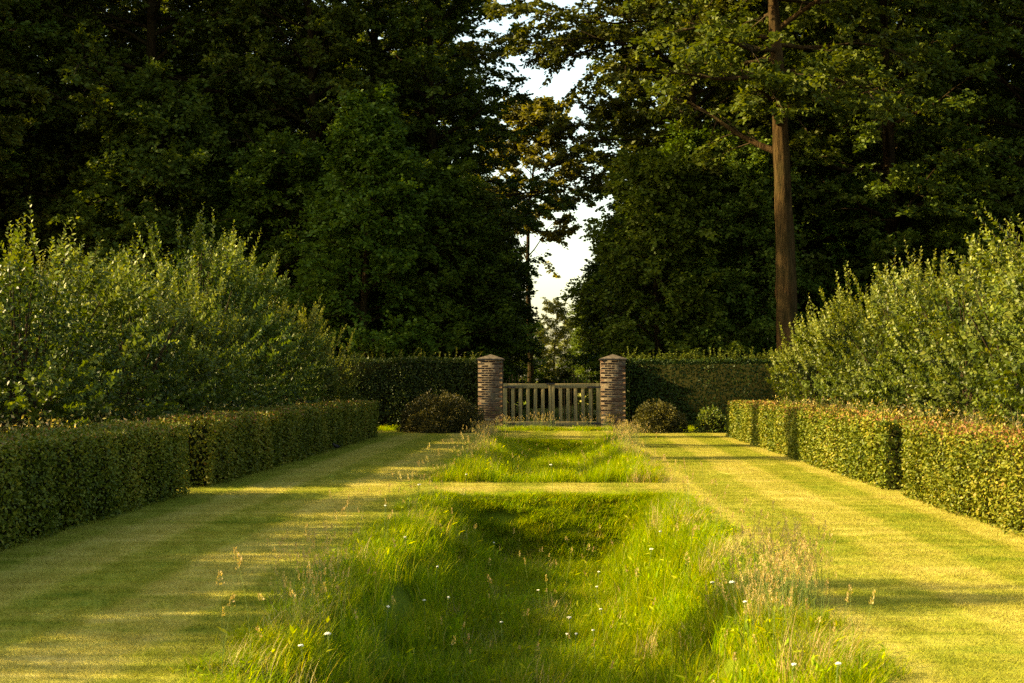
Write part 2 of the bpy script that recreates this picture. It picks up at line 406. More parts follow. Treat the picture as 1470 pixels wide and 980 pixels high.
# ------------------------------------------------------------------ scattering (for uncountable stuff only)
def scatter(name, pts, rot, scl, idx, sources, label, cat, parent=None):
    me = bpy.data.meshes.new(name); me.vertices.add(len(pts)); me.vertices.foreach_set('co', np.asarray(pts, np.float32).ravel())
    a = me.attributes.new('rot', 'FLOAT_VECTOR', 'POINT'); a.data.foreach_set('vector', np.asarray(rot, np.float32).ravel())
    a = me.attributes.new('scl', 'FLOAT_VECTOR', 'POINT'); a.data.foreach_set('vector', np.asarray(scl, np.float32).ravel())
    a = me.attributes.new('idx', 'INT', 'POINT'); a.data.foreach_set('value', np.asarray(idx, np.int32))
    o = link(bpy.data.objects.new(name, me), parent)
    src = bpy.data.collections.new(name + '_source')
    for k, m_ in enumerate(sources): src.objects.link(bpy.data.objects.new('%s_tuft_%02d' % (name, k), m_))
    ng = bpy.data.node_groups.new(name, 'GeometryNodeTree')
    ng.interface.new_socket('Geometry', in_out='INPUT', socket_type='NodeSocketGeometry')
    ng.interface.new_socket('Geometry', in_out='OUTPUT', socket_type='NodeSocketGeometry')
    N, L = ng.nodes, ng.links
    gi = N.new('NodeGroupInput'); go = N.new('NodeGroupOutput')
    ci = N.new('GeometryNodeCollectionInfo'); ci.inputs['Collection'].default_value = src
    ci.inputs['Separate Children'].default_value = True; ci.inputs['Reset Children'].default_value = True
    ip = N.new('GeometryNodeInstanceOnPoints'); ip.inputs['Pick Instance'].default_value = True
    def attr(nm, t):
        n = N.new('GeometryNodeInputNamedAttribute'); n.data_type = t; n.inputs['Name'].default_value = nm
        return n.outputs['Attribute']
    L.new(gi.outputs[0], ip.inputs['Points']); L.new(ci.outputs[0], ip.inputs['Instance'])
    L.new(attr('idx', 'INT'), ip.inputs['Instance Index'])
    er = N.new('FunctionNodeEulerToRotation'); L.new(attr('rot', 'FLOAT_VECTOR'), er.inputs[0])
    L.new(er.outputs[0], ip.inputs['Rotation'])
    L.new(attr('scl', 'FLOAT_VECTOR'), ip.inputs['Scale'])
    L.new(ip.outputs[0], go.inputs[0])
    md = o.modifiers.new('scatter', 'NODES'); md.node_group = ng
    tag(o, label, cat, kind='stuff')
    return o

def blades(g, n, spread, h0, h1, w, bend, mi=0, dry=0.1, segs=3, up=0.25, square=False):
    """arching grass blades: a tapering ribbon of segs quads"""
    if square: bx = (rng.random((n, 2)) - .5) * 2 * spread
    else:
        r = spread * np.sqrt(rng.random(n)); a = rng.random(n) * 2 * math.pi
        bx = np.stack([r * np.cos(a), r * np.sin(a)], 1)
    h = h0 + (h1 - h0) * rng.random(n) ** 1.4
    az = rng.random(n) * 2 * math.pi; lean = up * rng.standard_normal(n); bd = bend * (0.3 + rng.random(n))
    dirx = np.stack([np.cos(az), np.sin(az), 0 * az], 1); side = np.stack([-np.sin(az), np.cos(az), 0 * az], 1)
    t = np.linspace(0, 1, segs + 1)
    P = np.zeros((n, segs + 1, 3)); P[:, :, 0] = bx[:, :1]; P[:, :, 1] = bx[:, 1:]
    out = (np.abs(lean)[:, None] * t + bd[:, None] * t ** 2.2) * h[:, None]
    P += out[:, :, None] * dirx[:, None]
    P[:, :, 2] = h[:, None] * (t[None] - 0.35 * bd[:, None] * t ** 2.5)
    wt = w * (0.6 + 0.8 * rng.random(n))[:, None] * np.array([1.0 - 0.95 * x ** 1.6 for x in t])[None]
    Lf = P - side[:, None] * wt[:, :, None] * .5; Rt = P + side[:, None] * wt[:, :, None] * .5
    V = np.stack([Lf, Rt], 2).reshape(-1, 3); k = (segs + 1) * 2
    b = (np.arange(n) * k)[:, None] + (np.arange(segs) * 2)[None]
    f = np.stack([b, b + 1, b + 3, b + 2], -1).reshape(-1, 4)
    var = np.where(rng.random(n) < dry, 0.85 + 0.15 * rng.random(n), 0.75 * rng.random(n))
    g.add(V, f, mi, np.repeat(var, segs))

def seed_stem(g, h, head, kind, mi_stem=0, mi_head=1, x=0., y=0.):
    """a flowering grass stalk with its spike or loose panicle"""
    az = rng.random() * 6.28; ln = 0.06 + 0.16 * rng.random()
    t = np.linspace(0, 1, 5)
    pts = np.stack([x + np.cos(az) * ln * h * t ** 2, y + np.sin(az) * ln * h * t ** 2, h * t], 1)
    tube(g, pts, np.linspace(0.0016, 0.0009, 5), 3, mi_stem)
    d = unit(pts[-1] - pts[-2]); top = pts[-1]
    n = 34 if kind else 26
    s = rng.random(n); th = rng.random(n) * 6.28
    wid = (0.018 if kind else 0.006) * (1.15 - s)
    P = top + d * (s * head)[:, None] + np.stack([np.cos(th) * wid, np.sin(th) * wid, 0 * th], 1)
    D = np.stack([np.cos(th) * .5, np.sin(th) * .5, 1 + 0 * th], 1)
    leaves(g, P, D, np.stack([np.cos(th), np.sin(th), 0 * th + .2], 1), 0.016, 0.007, mi_head, 0.45 + 0.55 * rng.random(n))

# mown turf
turf_src = []
for k in range(5):
    q = Geo(); blades(q, 1500, 0.34, 0.012, 0.034, 0.0035, 0.9, segs=1, up=0.5, square=True); turf_src.append(q.mesh('turf_patch', ['turf']))
px_, py_ = np.meshgrid(np.arange(-5.5, 4.95, 0.5), np.arange(6.0, 44.6, 0.5)); px_ = px_.ravel(); py_ = py_.ravel()
px_ = px_ + (rng.random(len(px_)) - .5) * .3; py_ = py_ + (rng.random(len(py_)) - .5) * .3
keep = ~in_trench(px_, py_, 0.05); px_, py_ = px_[keep], py_[keep]; n = len(px_)
scatter('mown_grass', np.stack([px_, py_, np.zeros(n) + .001], 1), np.stack([0 * px_, 0 * px_, rng.integers(0, 4, n) * math.pi / 2 + rng.random(n) * .4], 1),
        np.stack([np.ones(n), np.ones(n), 0.85 + .5 * rng.random(n)], 1), rng.integers(0, 5, n), turf_src,
        'short mown striped lawn on either side of the sunken beds', 'lawn')

# tall meadow grass in and around the beds
green_src = []
for k in range(6):
    q = Geo(); blades(q, 160, 0.17, 0.10, 0.31, 0.0048, 0.42, dry=(0.04, 0.05, 0.07, 0.03, 0.06, 0.1)[k], segs=3, up=0.18); green_src.append(q.mesh('meadow_tuft', ['grass_leaf']))
for k in range(1):                 # broad-leaved weeds among the grass
    q = green_src[k]; q2 = Geo(); blades(q2, 130, 0.17, 0.12, 0.36, 0.0054, 0.45, dry=.12, segs=3, up=.2)
    n = 22; pp = np.stack([rng.normal(0, .09, n), rng.normal(0, .09, n), .05 + .16 * rng.random(n)], 1)
    leaves(q2, pp, rng.normal(0, 1, (n, 3)) + [0, 0, .4], rng.normal(0, .5, (n, 3)) + [0, 0, 1], .05 + .04 * rng.random(n), .022, 0, .2 + .6 * rng.random(n)); green_src[k] = q2.mesh('weed_tuft', ['grass_leaf'])
dry_src = []
for k in range(3):
    q = Geo(); blades(q, 110, 0.17, 0.15, 0.42, 0.0036, 0.4, dry=0.55, segs=3, up=0.15); dry_src.append(q.mesh('dry_tuft', ['dry_leaf']))
P, S, I = [], [], []
for y0, y1, cx, hw, dp in TR:
    n = int((hw * 2 + .3) * (y1 - y0) * 30)
    x = cx + (rng.random(n) * 2 - 1) * (hw + .12); y = y0 + rng.random(n) * (y1 - y0 + .1)
    rim = np.clip((np.abs(x - cx) - hw * .35) / (hw * .65), 0, 1)
    hsc = 0.72 + .42 * np.sin(x * 2.1 + y * .7) * np.sin(y * 1.3 - x) * .6 + .3 * rng.random(n) + rim * .12
    edge = np.clip((hw + .12 - np.abs(x - cx)) / .35, 0.4, 1) * np.clip((y1 + .1 - y) / 1.4, .38, 1); hsc = hsc * edge * (1.0 if y0 < 10 else 1.25)
    dr = rng.random(n) < (0.02 + .07 * (rim > .8) * (1 if y0 < 10 else 3.5))
    P.append(np.stack([x, y, ground_z(x, y) - .01], 1)); S.append(np.stack([1.15 + 0 * x, 1.15 + 0 * x, hsc], 1))
    I.append(np.where(dr, 6 + rng.integers(0, 3, n), rng.integers(0, 6, n)))
for y0, y1, cx, hw, dp in TR:
    n = 420; x = cx + (rng.random(n) * 2 - 1) * hw; y = y1 - rng.random(n) * 1.5
    P.append(np.stack([x, y, ground_z(x, y) - .01], 1)); S.append(np.stack([1.1 + 0 * x, 1.1 + 0 * x, (.38 + .38 * rng.random(n)) * (.5 + .5 * np.clip((y1 - y) / .6, 0, 1))], 1)); I.append(rng.integers(0, 6, n))
P = np.concatenate(P); S = np.concatenate(S); I = np.concatenate(I); n = len(P)
scatter('meadow_grass', P, np.stack([(rng.random(n) - .5) * .25, (rng.random(n) - .5) * .25, rng.random(n) * 6.28], 1), S, I, green_src + dry_src,
        'long green meadow grass filling the two sunken beds', 'grass')

# flowering stalks along the rims
seed_src = []
for k in range(8):
    q = Geo(); seed_stem(q, 0.36 + .04 * k, 0.05 + .012 * (k % 4), k % 3 == 0); seed_src.append(q.mesh('seed_stalk', ['stem', 'dry_leaf']))
for k in range(3):
    q = Geo()
    for c in range(9): seed_stem(q, 0.35 + .3 * rng.random(), 0.06 + .05 * rng.random(), c % 3 == 0, x=(rng.random() - .5) * .3, y=(rng.random() - .5) * .3)
    seed_src.append(q.mesh('seed_tuft', ['stem', 'dry_leaf']))
pts = []
for y0, y1, cx, hw, dp in TR:
    for k in range(150):
        s = random.choice((-1, 1)); x = cx + s * (hw - abs(random.gauss(0, .28)) + .05); pts.append((x, random.uniform(max(y0, 7.4), y1), random.randint(0, 7)))
    for k in range(60):
        pts.append((cx + random.uniform(-1, 1) * hw * .8, random.uniform(max(y0, 8.5), y1), random.randint(0, 7)))
for k in range(42):    # dense stands: the right rim of the near bed, the far corners of the far bed
    pts.append((random.gauss(1.5, .17), random.gauss(10.0, .5), random.randint(8, 10)))
for s, x0 in ((-1, -1.85), (1, 1.55)):
    for k in range(60): pts.append((random.gauss(x0, .16), random.gauss(34.5, 1.5), random.randint(8, 10)))
for k in range(12): pts.append((random.gauss(-1.75, .15), random.uniform(8.2, 11), random.randint(8, 10)))
for k in range(26): pts.append((random.uniform(-2.2, 1.6), random.gauss(44.6, .25), random.randint(8, 10)))
pts = np.array(pts); n = len(pts)
sc_ = (0.72 + .38 * rng.random(n)) * np.where(pts[:, 2] > 7, .78, 1)
scatter('seeding_grass', np.stack([pts[:, 0], pts[:, 1], ground_z(pts[:, 0], pts[:, 1])], 1),
        np.stack([(rng.random(n) - .5) * .3, (rng.random(n) - .5) * .3, rng.random(n) * 6.28], 1), np.stack([sc_, sc_, sc_], 1), pts[:, 2].astype(int), seed_src,
        'pale straw coloured grass seed heads standing along the bed rims', 'seed heads')

# rough weeds behind the clipped hedges and grass at the gate's foot
weed_src = []
for k in range(4):
    q = Geo(); blades(q, 90, 0.22, 0.35, (0.95, 1.15, 1.0, 1.3)[k], 0.009, 0.5, dry=0.5, segs=4, up=0.2)
    n = 12; pp = np.stack([rng.normal(0, .16, n), rng.normal(0, .16, n), .4 + .7 * rng.random(n)], 1)
    leaves(q, pp, rng.normal(0, 1, (n, 3)), rng.normal(0, 1, (n, 3)) + [0, 0, 1], 0.06, 0.035, 0, rng.random(n)); weed_src.append(q.mesh('weed_tuft', ['dry_leaf']))
pts = []
for s in (-1, 1):
    for k in range(330):
        x = random.uniform(6.0, 7.3) * s - (.75 if s < 0 else .25); pts.append((x, random.uniform(12, 41), random.uniform(.75, 1.12)))
pts = np.array(pts); n = len(pts)
scatter('rough_weeds', np.stack([pts[:, 0], pts[:, 1], 0 * pts[:, 0]], 1), np.stack([rng.normal(0, .08, n), rng.normal(0, .08, n), rng.random(n) * 6.28], 1),
        np.repeat(pts[:, 2:3], 3, 1), rng.integers(0, 4, n), weed_src, 'dry straw coloured weeds growing between clipped hedges and shrubs', 'weeds')
n = 260; x = AX - .15 + (rng.random(n) * 2 - 1) * 5.5; y = 44.7 + rng.normal(0, .22, n)
scatter('gate_grass', np.stack([x, y, 0 * x], 1), np.stack([0 * x, 0 * x, rng.random(n) * 6.28], 1), np.repeat((.35 + .4 * rng.random(n))[:, None], 3, 1) * [1.8, 1.4, 1],
        rng.integers(0, 6, n), green_src, 'uncut green grass along the foot of gate and tall hedge', 'grass')

# ------------------------------------------------------------------ clipped hedges
def hedge(name, label, group, x0, x1, y0, y1, h, dens, leafL, mat, red=0.0, shaggy=0.0, skip=()):
    root = empty(name, ((x0 + x1) / 2, (y0 + y1) / 2, 0)); tag(root, label, 'hedge', group)
    hx, hy = (x1 - x0) / 2, (y1 - y0) / 2
    c = Geo(); box(c, -hx + .15, hx - .15, -hy + .15, hy - .15, 0.0, h - .13); c.obj('branch_core', ['core'], root)
    q = Geo()
    faces = {'l': (2 * hy * h, (-1, 0, 0)), 'r': (2 * hy * h, (1, 0, 0)), 'f': (2 * hx * h, (0, -1, 0)), 'b': (2 * hx * h, (0, 1, 0)), 't': (4 * hx * hy, (0, 0, 1))}
    for k, (area, nr) in faces.items():
        if k in skip: continue
        n = int(area * dens); u = rng.random(n) * 2 - 1; w = rng.random(n)
        dep = -np.abs(rng.normal(0, .045, n)) + rng.normal(0, .008, n)
        nr = np.array(nr, float)
        if k in 'lr': P = np.stack([np.full(n, nr[0] * hx), u * hy, .02 + w * (h - .02)], 1)
        elif k in 'fb': P = np.stack([u * hx, np.full(n, nr[1] * hy), .02 + w * (h - .02)], 1)
        else: P = np.stack([u * hx, (w * 2 - 1) * hy, np.full(n, h)], 1)
        # hand-clipped face: gentle hollows, ragged foot
        wob = .025 * np.sin(P[:, 1] * 2.3 + P[:, 2] * 3.1 + P[:, 0] * 2) + .018 * np.sin(P[:, 1] * 6.1 + P[:, 0] * 5.3 + 1.7)
        P = P + nr * (dep + wob)[:, None]
        D = rng.normal(0, 1, (n, 3)) * .8 + nr * .5 + np.array([0, 0, -.15 if k != 't' else -.35])
        Nn = nr * 1.0 + rng.normal(0, .55, (n, 3)) + np.array([0, 0, .05])
        var = np.clip(rng.beta(2, 3.2, n) * .85, 0, 1)
        if red:
            topred = (k == 't') * red + (k != 't') * red * .35 * np.clip((P[:, 2] / h - .82) / .18, 0, 1)
            var = np.where(rng.random(n) < topred, .86 + .14 * rng.random(n), var)
        leaves(q, P, D, Nn, leafL * (.7 + .6 * rng.random(n)), leafL * .62 * (.7 + .6 * rng.random(n)), 0, var)
    if shaggy:
        m_ = int(shaggy * hx * 2)
        for k in range(m_):                       # uncut shoots above the top
            x = (random.random() * 2 - 1) * hx; y = (random.random() * 2 - 1) * hy; L_ = random.uniform(.1, .42) * (1 if random.random() < .3 else .55)
            t = np.linspace(0, 1, 4); dx, dy = random.gauss(0, .12), random.gauss(0, .12)
            tube(q, np.stack([x + dx * t, y + dy * t, h - .05 + (L_ + .05) * t], 1), [.004, .003, .003, .002], 3, 1)
            n = int(8 + L_ * 50); s = rng.random(n); th = rng.random(n) * 6.28
            leaves(q, np.stack([x + dx * s, y + dy * s, h - .05 + (L_ + .05) * s], 1), np.stack([np.cos(th), np.sin(th), .6 + 0 * th], 1), np.stack([-np.cos(th) * .5, -np.sin(th) * .5, 1 + 0 * th], 1),
                   leafL * .9, leafL * .55, 0, .55 + .45 * rng.random(n))
    q.obj('foliage', [mat, 'twig'], root)
    return root
HH = 1.0
hg = 'low clipped hedges lining the lawn'
hedge('clipped_hedge', 'sunlit low clipped hedge with reddish top, the section farther from the gate', hg, 4.62, 5.55, 7.5, 19.6, HH, 1750, .043, 'hedge_leaf', .45, skip=('r',))
hedge('clipped_hedge', 'sunlit low clipped hedge with reddish top, the section ending by the small round bush', hg, 4.62, 5.55, 20.8, 40.2, HH, 1250, .052, 'hedge_leaf', .45, skip=('r',))
hedge('clipped_hedge', 'shaded dark green low clipped hedge, the section farther from the gate', hg, -6.2, -5.22, 7.5, 19.8, HH, 1750, .043, 'hedge_leaf', .14, skip=('l',))
hedge('clipped_hedge', 'shaded dark green low clipped hedge, the section ending before the domed bush', hg, -6.2, -5.22, 21.0, 40.2, HH, 1250, .052, 'hedge_leaf', .2, skip=('l',))
GY = 45.6                          # the line of gate, pillars and tall hedge
bgp = 'tall hedges flanking the gate'
PLX, PRX = px2x(704.5, GY), px2x(879.5, GY)
hedge('tall_hedge', 'dark tall evenly clipped hedge behind the domed brownish bush', bgp, -13.5, PLX - .41, GY + .1, GY + 1.0, 2.28, 700, .075, 'tall_hedge_leaf', shaggy=9, skip=('b',))
hedge('tall_hedge', 'tall hedge with shaggy yellow green shoots along its top beside the small round bush', bgp, PRX + .41, 13.5, GY + .1, GY + 1.0, 2.24, 700, .08, 'tall_hedge_leaf', shaggy=34, skip=('b',))

# ------------------------------------------------------------------ brick gate pillars
BL, BW, BH, CO, MO = 0.215, 0.1025, 0.062, 0.074, 0.010
PW = 3 * (BL + MO) + BW            # pillar width, about 0.78 m
bm_ = Geo(); box(bm_, -BL / 2, BL / 2, -BW / 2, BW / 2, -BH / 2, BH / 2, 0, 0.006); brick_mesh = bm_.mesh('brick', ['brick'])
def pillar(cx, cy, courses, label):
    root = empty('gate_pillar', (cx, cy, 0)); tag(root, label, 'pillar', 'brick pillars of the gate')
    h = courses * CO; hw = PW / 2
    c = Geo(); box(c, -hw + .003, hw - .003, -hw + .003, hw - .003, 0, h + .004); c.obj('mortar_core', ['mortar'], root)
    rest = Geo(); count = 0
    for k in range(courses):
        z = k * CO + CO / 2
        for s in range(4):
            for b in range(3):
                u = -hw + BL / 2 + b * (BL + MO)
                if k % 2: u = -u
                a = s * math.pi / 2
                lx, ly = u, -hw + BW / 2
                x = lx * math.cos(a) - ly * math.sin(a); y = lx * math.sin(a) + ly * math.cos(a)
                vis = s in (0, 3 if cx > AX else 1) or (s in (1, 3) and abs(y + hw) < BL)
                x += random.gauss(0, .002); y += random.gauss(0, .0025); rz = a + random.gauss(0, .008)
                if vis and count < 300:
                    o = link(bpy.data.objects.new('brick', brick_mesh), root); o.location = (x, y, z + random.gauss(0, .0015)); o.rotation_euler = (0, random.gauss(0, .006), rz); count += 1
                else:
                    v = np.concatenate(bm_.v); ca, sa = math.cos(rz), math.sin(rz)
                    v2 = np.stack([v[:, 0] * ca - v[:, 1] * sa + x, v[:, 0] * sa + v[:, 1] * ca + y, v[:, 2] + z], 1)
                    n0 = rest.n; rest.add(v2, bm_.f[0][0]); rest.add(np.zeros((0, 3)), bm_.f[1][0] - len(v2))
    if rest.n: tag(rest.obj('brickwork', ['brick'], root), kind='stuff')
    q = Geo(); e = hw + .045           # weathered stone cap: slab with a low pyramid
    box(q, -e, e, -e, e, h + .004, h + .06, 0, .01)
    q.add([(-e + .01, -e + .01, h + .058), (e - .01, -e + .01, h + .058), (e - .01, e - .01, h + .058), (-e + .01, e - .01, h + .058), (0, 0, h + .20)], [(0, 1, 4), (1, 2, 4), (2, 3, 4), (3, 0, 4)])
    q.obj('cap_stone', ['stone'], root)
    return root
pillar(PLX, GY, 30, 'brick gate pillar standing beside the large domed bush')
pillar(PRX, GY, 30, 'brick gate pillar standing beside the small round bush')

# ------------------------------------------------------------------ wooden double gate
GL, GR = PLX + PW / 2 + .01, PRX - PW / 2 - .01
GT, GB = 1.49, 0.12
def wboard(parent, name, x0, x1, y0, y1, z0, z1, mat='wood'):
    q = Geo(); cx, cy, cz = (x0 + x1) / 2, (y0 + y1) / 2, (z0 + z1) / 2
    box(q, x0 - cx, x1 - cx, y0 - cy, y1 - cy, z0 - cz, z1 - cz, 0, min(.006, (y1 - y0) * .2)); o = q.obj(name, [mat], parent); o.location = (cx, cy, cz)
    return o
mid = (GL + GR) / 2
def leaf_gate(xa, xb, hinge_left, label, sag):
    root = empty('gate_leaf', (xa if hinge_left else xb, GY - .34, 0)); tag(root, label, 'gate', 'leaves of the wooden double gate')
    root.rotation_euler = (0, sag, 0)
    o = root.location.x; a, b = xa - o, xb - o
    st = .135; wboard(root, 'hinge_stile' if hinge_left else 'meeting_stile', a, a + (st if hinge_left else .09), -.035, .035, GB - .06, GT)
    wboard(root, 'meeting_stile' if hinge_left else 'hinge_stile', b - (.09 if hinge_left else st), b, -.035, .035, GB - .06, GT)
    i0 = a + (st if hinge_left else .09); i1 = b - (.09 if hinge_left else st)
    wboard(root, 'top_rail', i0 + .002, i1 - .002, -.03, .03, GT - .15, GT - .004)
    wboard(root, 'bottom_rail', i0 + .002, i1 - .002, -.03, .03, GB, GB + .16)
    w = .108; n = 5; gap = ((i1 - i0) - n * w) / (n + 1)
    for k in range(n):
        x = i0 + gap + k * (w + gap)
        s = wboard(root, 'slat', x, x + w, -.018 + random.gauss(0, .002), .010, GB + .162, GT - .152); s.rotation_euler = (0, random.gauss(0, .006), random.gauss(0, .02))
    for z in (GB + .1, GT - .12):
        x0 = a - .012 if hinge_left else b - .42
        wboard(root, 'hinge_strap', x0, x0 + .43, -.043, -.0355, z - .025, z + .025, 'iron')
    return root
gl = leaf_gate(GL, mid - .008, True, 'weathered slatted gate leaf hung on the pillar by the large domed bush', .004)
gr = leaf_gate(mid + .008, GR, False, 'weathered slatted gate leaf hung on the pillar by the small round bush', -.002)
wboard(gl, 'latch', mid - .16 - GL, mid + .10 - GL, -.06, -.044, GT - .035, GT + .012, 'iron')

# stake fence along the ride behind the gate
for s in (-1, 1):
    fx = (GL + .25) if s < 0 else (GR - .25)
    root = empty('stake_fence', (fx, GY + 2.4, 0)); tag(root, 'thin dark upright stakes beyond the gate beside the %s pillar' % ('large bush' if s < 0 else 'small bush'), 'fence', 'stake fences beyond the gate')
    n = 6 if s < 0 else 10
    for k in range(n):
        q = Geo(); h = random.uniform(1.58, 1.8); x = -s * k * .105 - .3 * (s < 0) + .05 ; q_ = np.linspace(0, 1, 4)
        tube(q, np.stack([random.gauss(0, .02) * q_, random.gauss(0, .02) * q_, h * q_], 1), [.019, .018, .017, .012], 6, cap=True)
        o = q.obj('stake', ['twig'], root); o.location = (x, random.gauss(0, .02), 0)
    q = Geo(); xa, xb = sorted((.4 * s, -s * n * .105 - .3 * (s < 0)))
    tube(q, [(xa, .035, 1.2), ((xa + xb) / 2, .035, 1.19), (xb, .035, 1.2)], [.015] * 3, 6); q.obj('rail', ['twig'], root)

# ------------------------------------------------------------------ round bushes
def bush(name, loc, rx, ry, h, n, leafL, mat, label, group=None, tilt=0.0, cat='bush'):
    root = empty(name, loc); tag(root, label, cat, group)
    c = Geo()
    for k in range(14):
        a = random.random() * 6.28; e = random.uniform(.2, .75); t = np.linspace(0, 1, 5)
        tube(c, np.stack([math.cos(a) * rx * e * t ** 1.3, math.sin(a) * ry * e * t ** 1.3, h * .8 * t * (1.1 - .3 * e)], 1), np.linspace(.018, .005, 5), 5)
    ni, nj = 16, 8
    th = np.arange(ni) * 2 * math.pi / ni; ph = np.linspace(0, math.pi / 2 - .05, nj)
    V = np.stack([np.cos(th)[None] * np.cos(ph)[:, None] * rx * .8, np.sin(th)[None] * np.cos(ph)[:, None] * ry * .8, 0 * th[None] + np.sin(ph)[:, None] * h * .8], -1)
    a_, b_ = np.meshgrid(np.arange(nj - 1), np.arange(ni), indexing='ij'); b2 = (b_ + 1) % ni
    c.add(V.reshape(-1, 3), np.stack([a_ * ni + b_, a_ * ni + b2, (a_ + 1) * ni + b2, (a_ + 1) * ni + b_], -1).reshape(-1, 4), 1)
    c.obj('stems', ['twig', 'core'], root)
    q = Geo(); th = rng.random(n) * 6.28; u = rng.random(n)
    dz = unit(np.stack([np.cos(th) * np.sqrt(1 - u * u), np.sin(th) * np.sqrt(1 - u * u), u], 1))
    lump = 1 + .09 * np.sin(th * 3 + u * 5) + .07 * np.sin(th * 7 - u * 9 + 1) + .04 * np.sin(th * 13 + u * 17)
    r = (1 - np.abs(rng.normal(0, .07, n))) * lump
    P = dz * r[:, None] * [rx, ry, h]; P[:, 0] += tilt * P[:, 2]; P[:, 2] = np.maximum(P[:, 2], .01)
    leaves(q, P, dz + rng.normal(0, .6, (n, 3)), dz * .6 + rng.normal(0, .6, (n, 3)) + [0, 0, .5], leafL * (.7 + .6 * rng.random(n)), leafL * .55, 0)
    q.obj('foliage', [mat], root)
    return root
d = 43.3
bush('domed_bush', (px2x(634, d), d, 0), 1.28, 1.1, 1.12, 15000, .06, 'bush_leaf', 'large domed brownish green bush in front of tall hedge beside brick pillar')
bush('round_bush', (px2x(944, d), d, 0), .82, .8, .88, 9000, .06, 'bush_leaf', 'small round brownish bush between brick pillar and low sunlit hedge')
d = 43.2
bush('leafy_plant', (px2x(1020, d), d, 0), .5, .4, .72, 1500, .075, 'shrub_leaf', 'low leafy green plant tucked behind the end of the sunlit hedge', cat='plant')
d = 80
bush('ride_bush', (px2x(783, d), d, 0), 1.1, 1.0, 2.1, 7000, .07, 'beech_leaf', 'rounded green bush standing on the ride beyond the gate')
d = 86
bush('ride_bush', (px2x(812, d), d, 0), .75, .7, 2.7, 5000, .08, 'pale_leaf', 'pale sunlit bush standing on the ride beyond the gate')

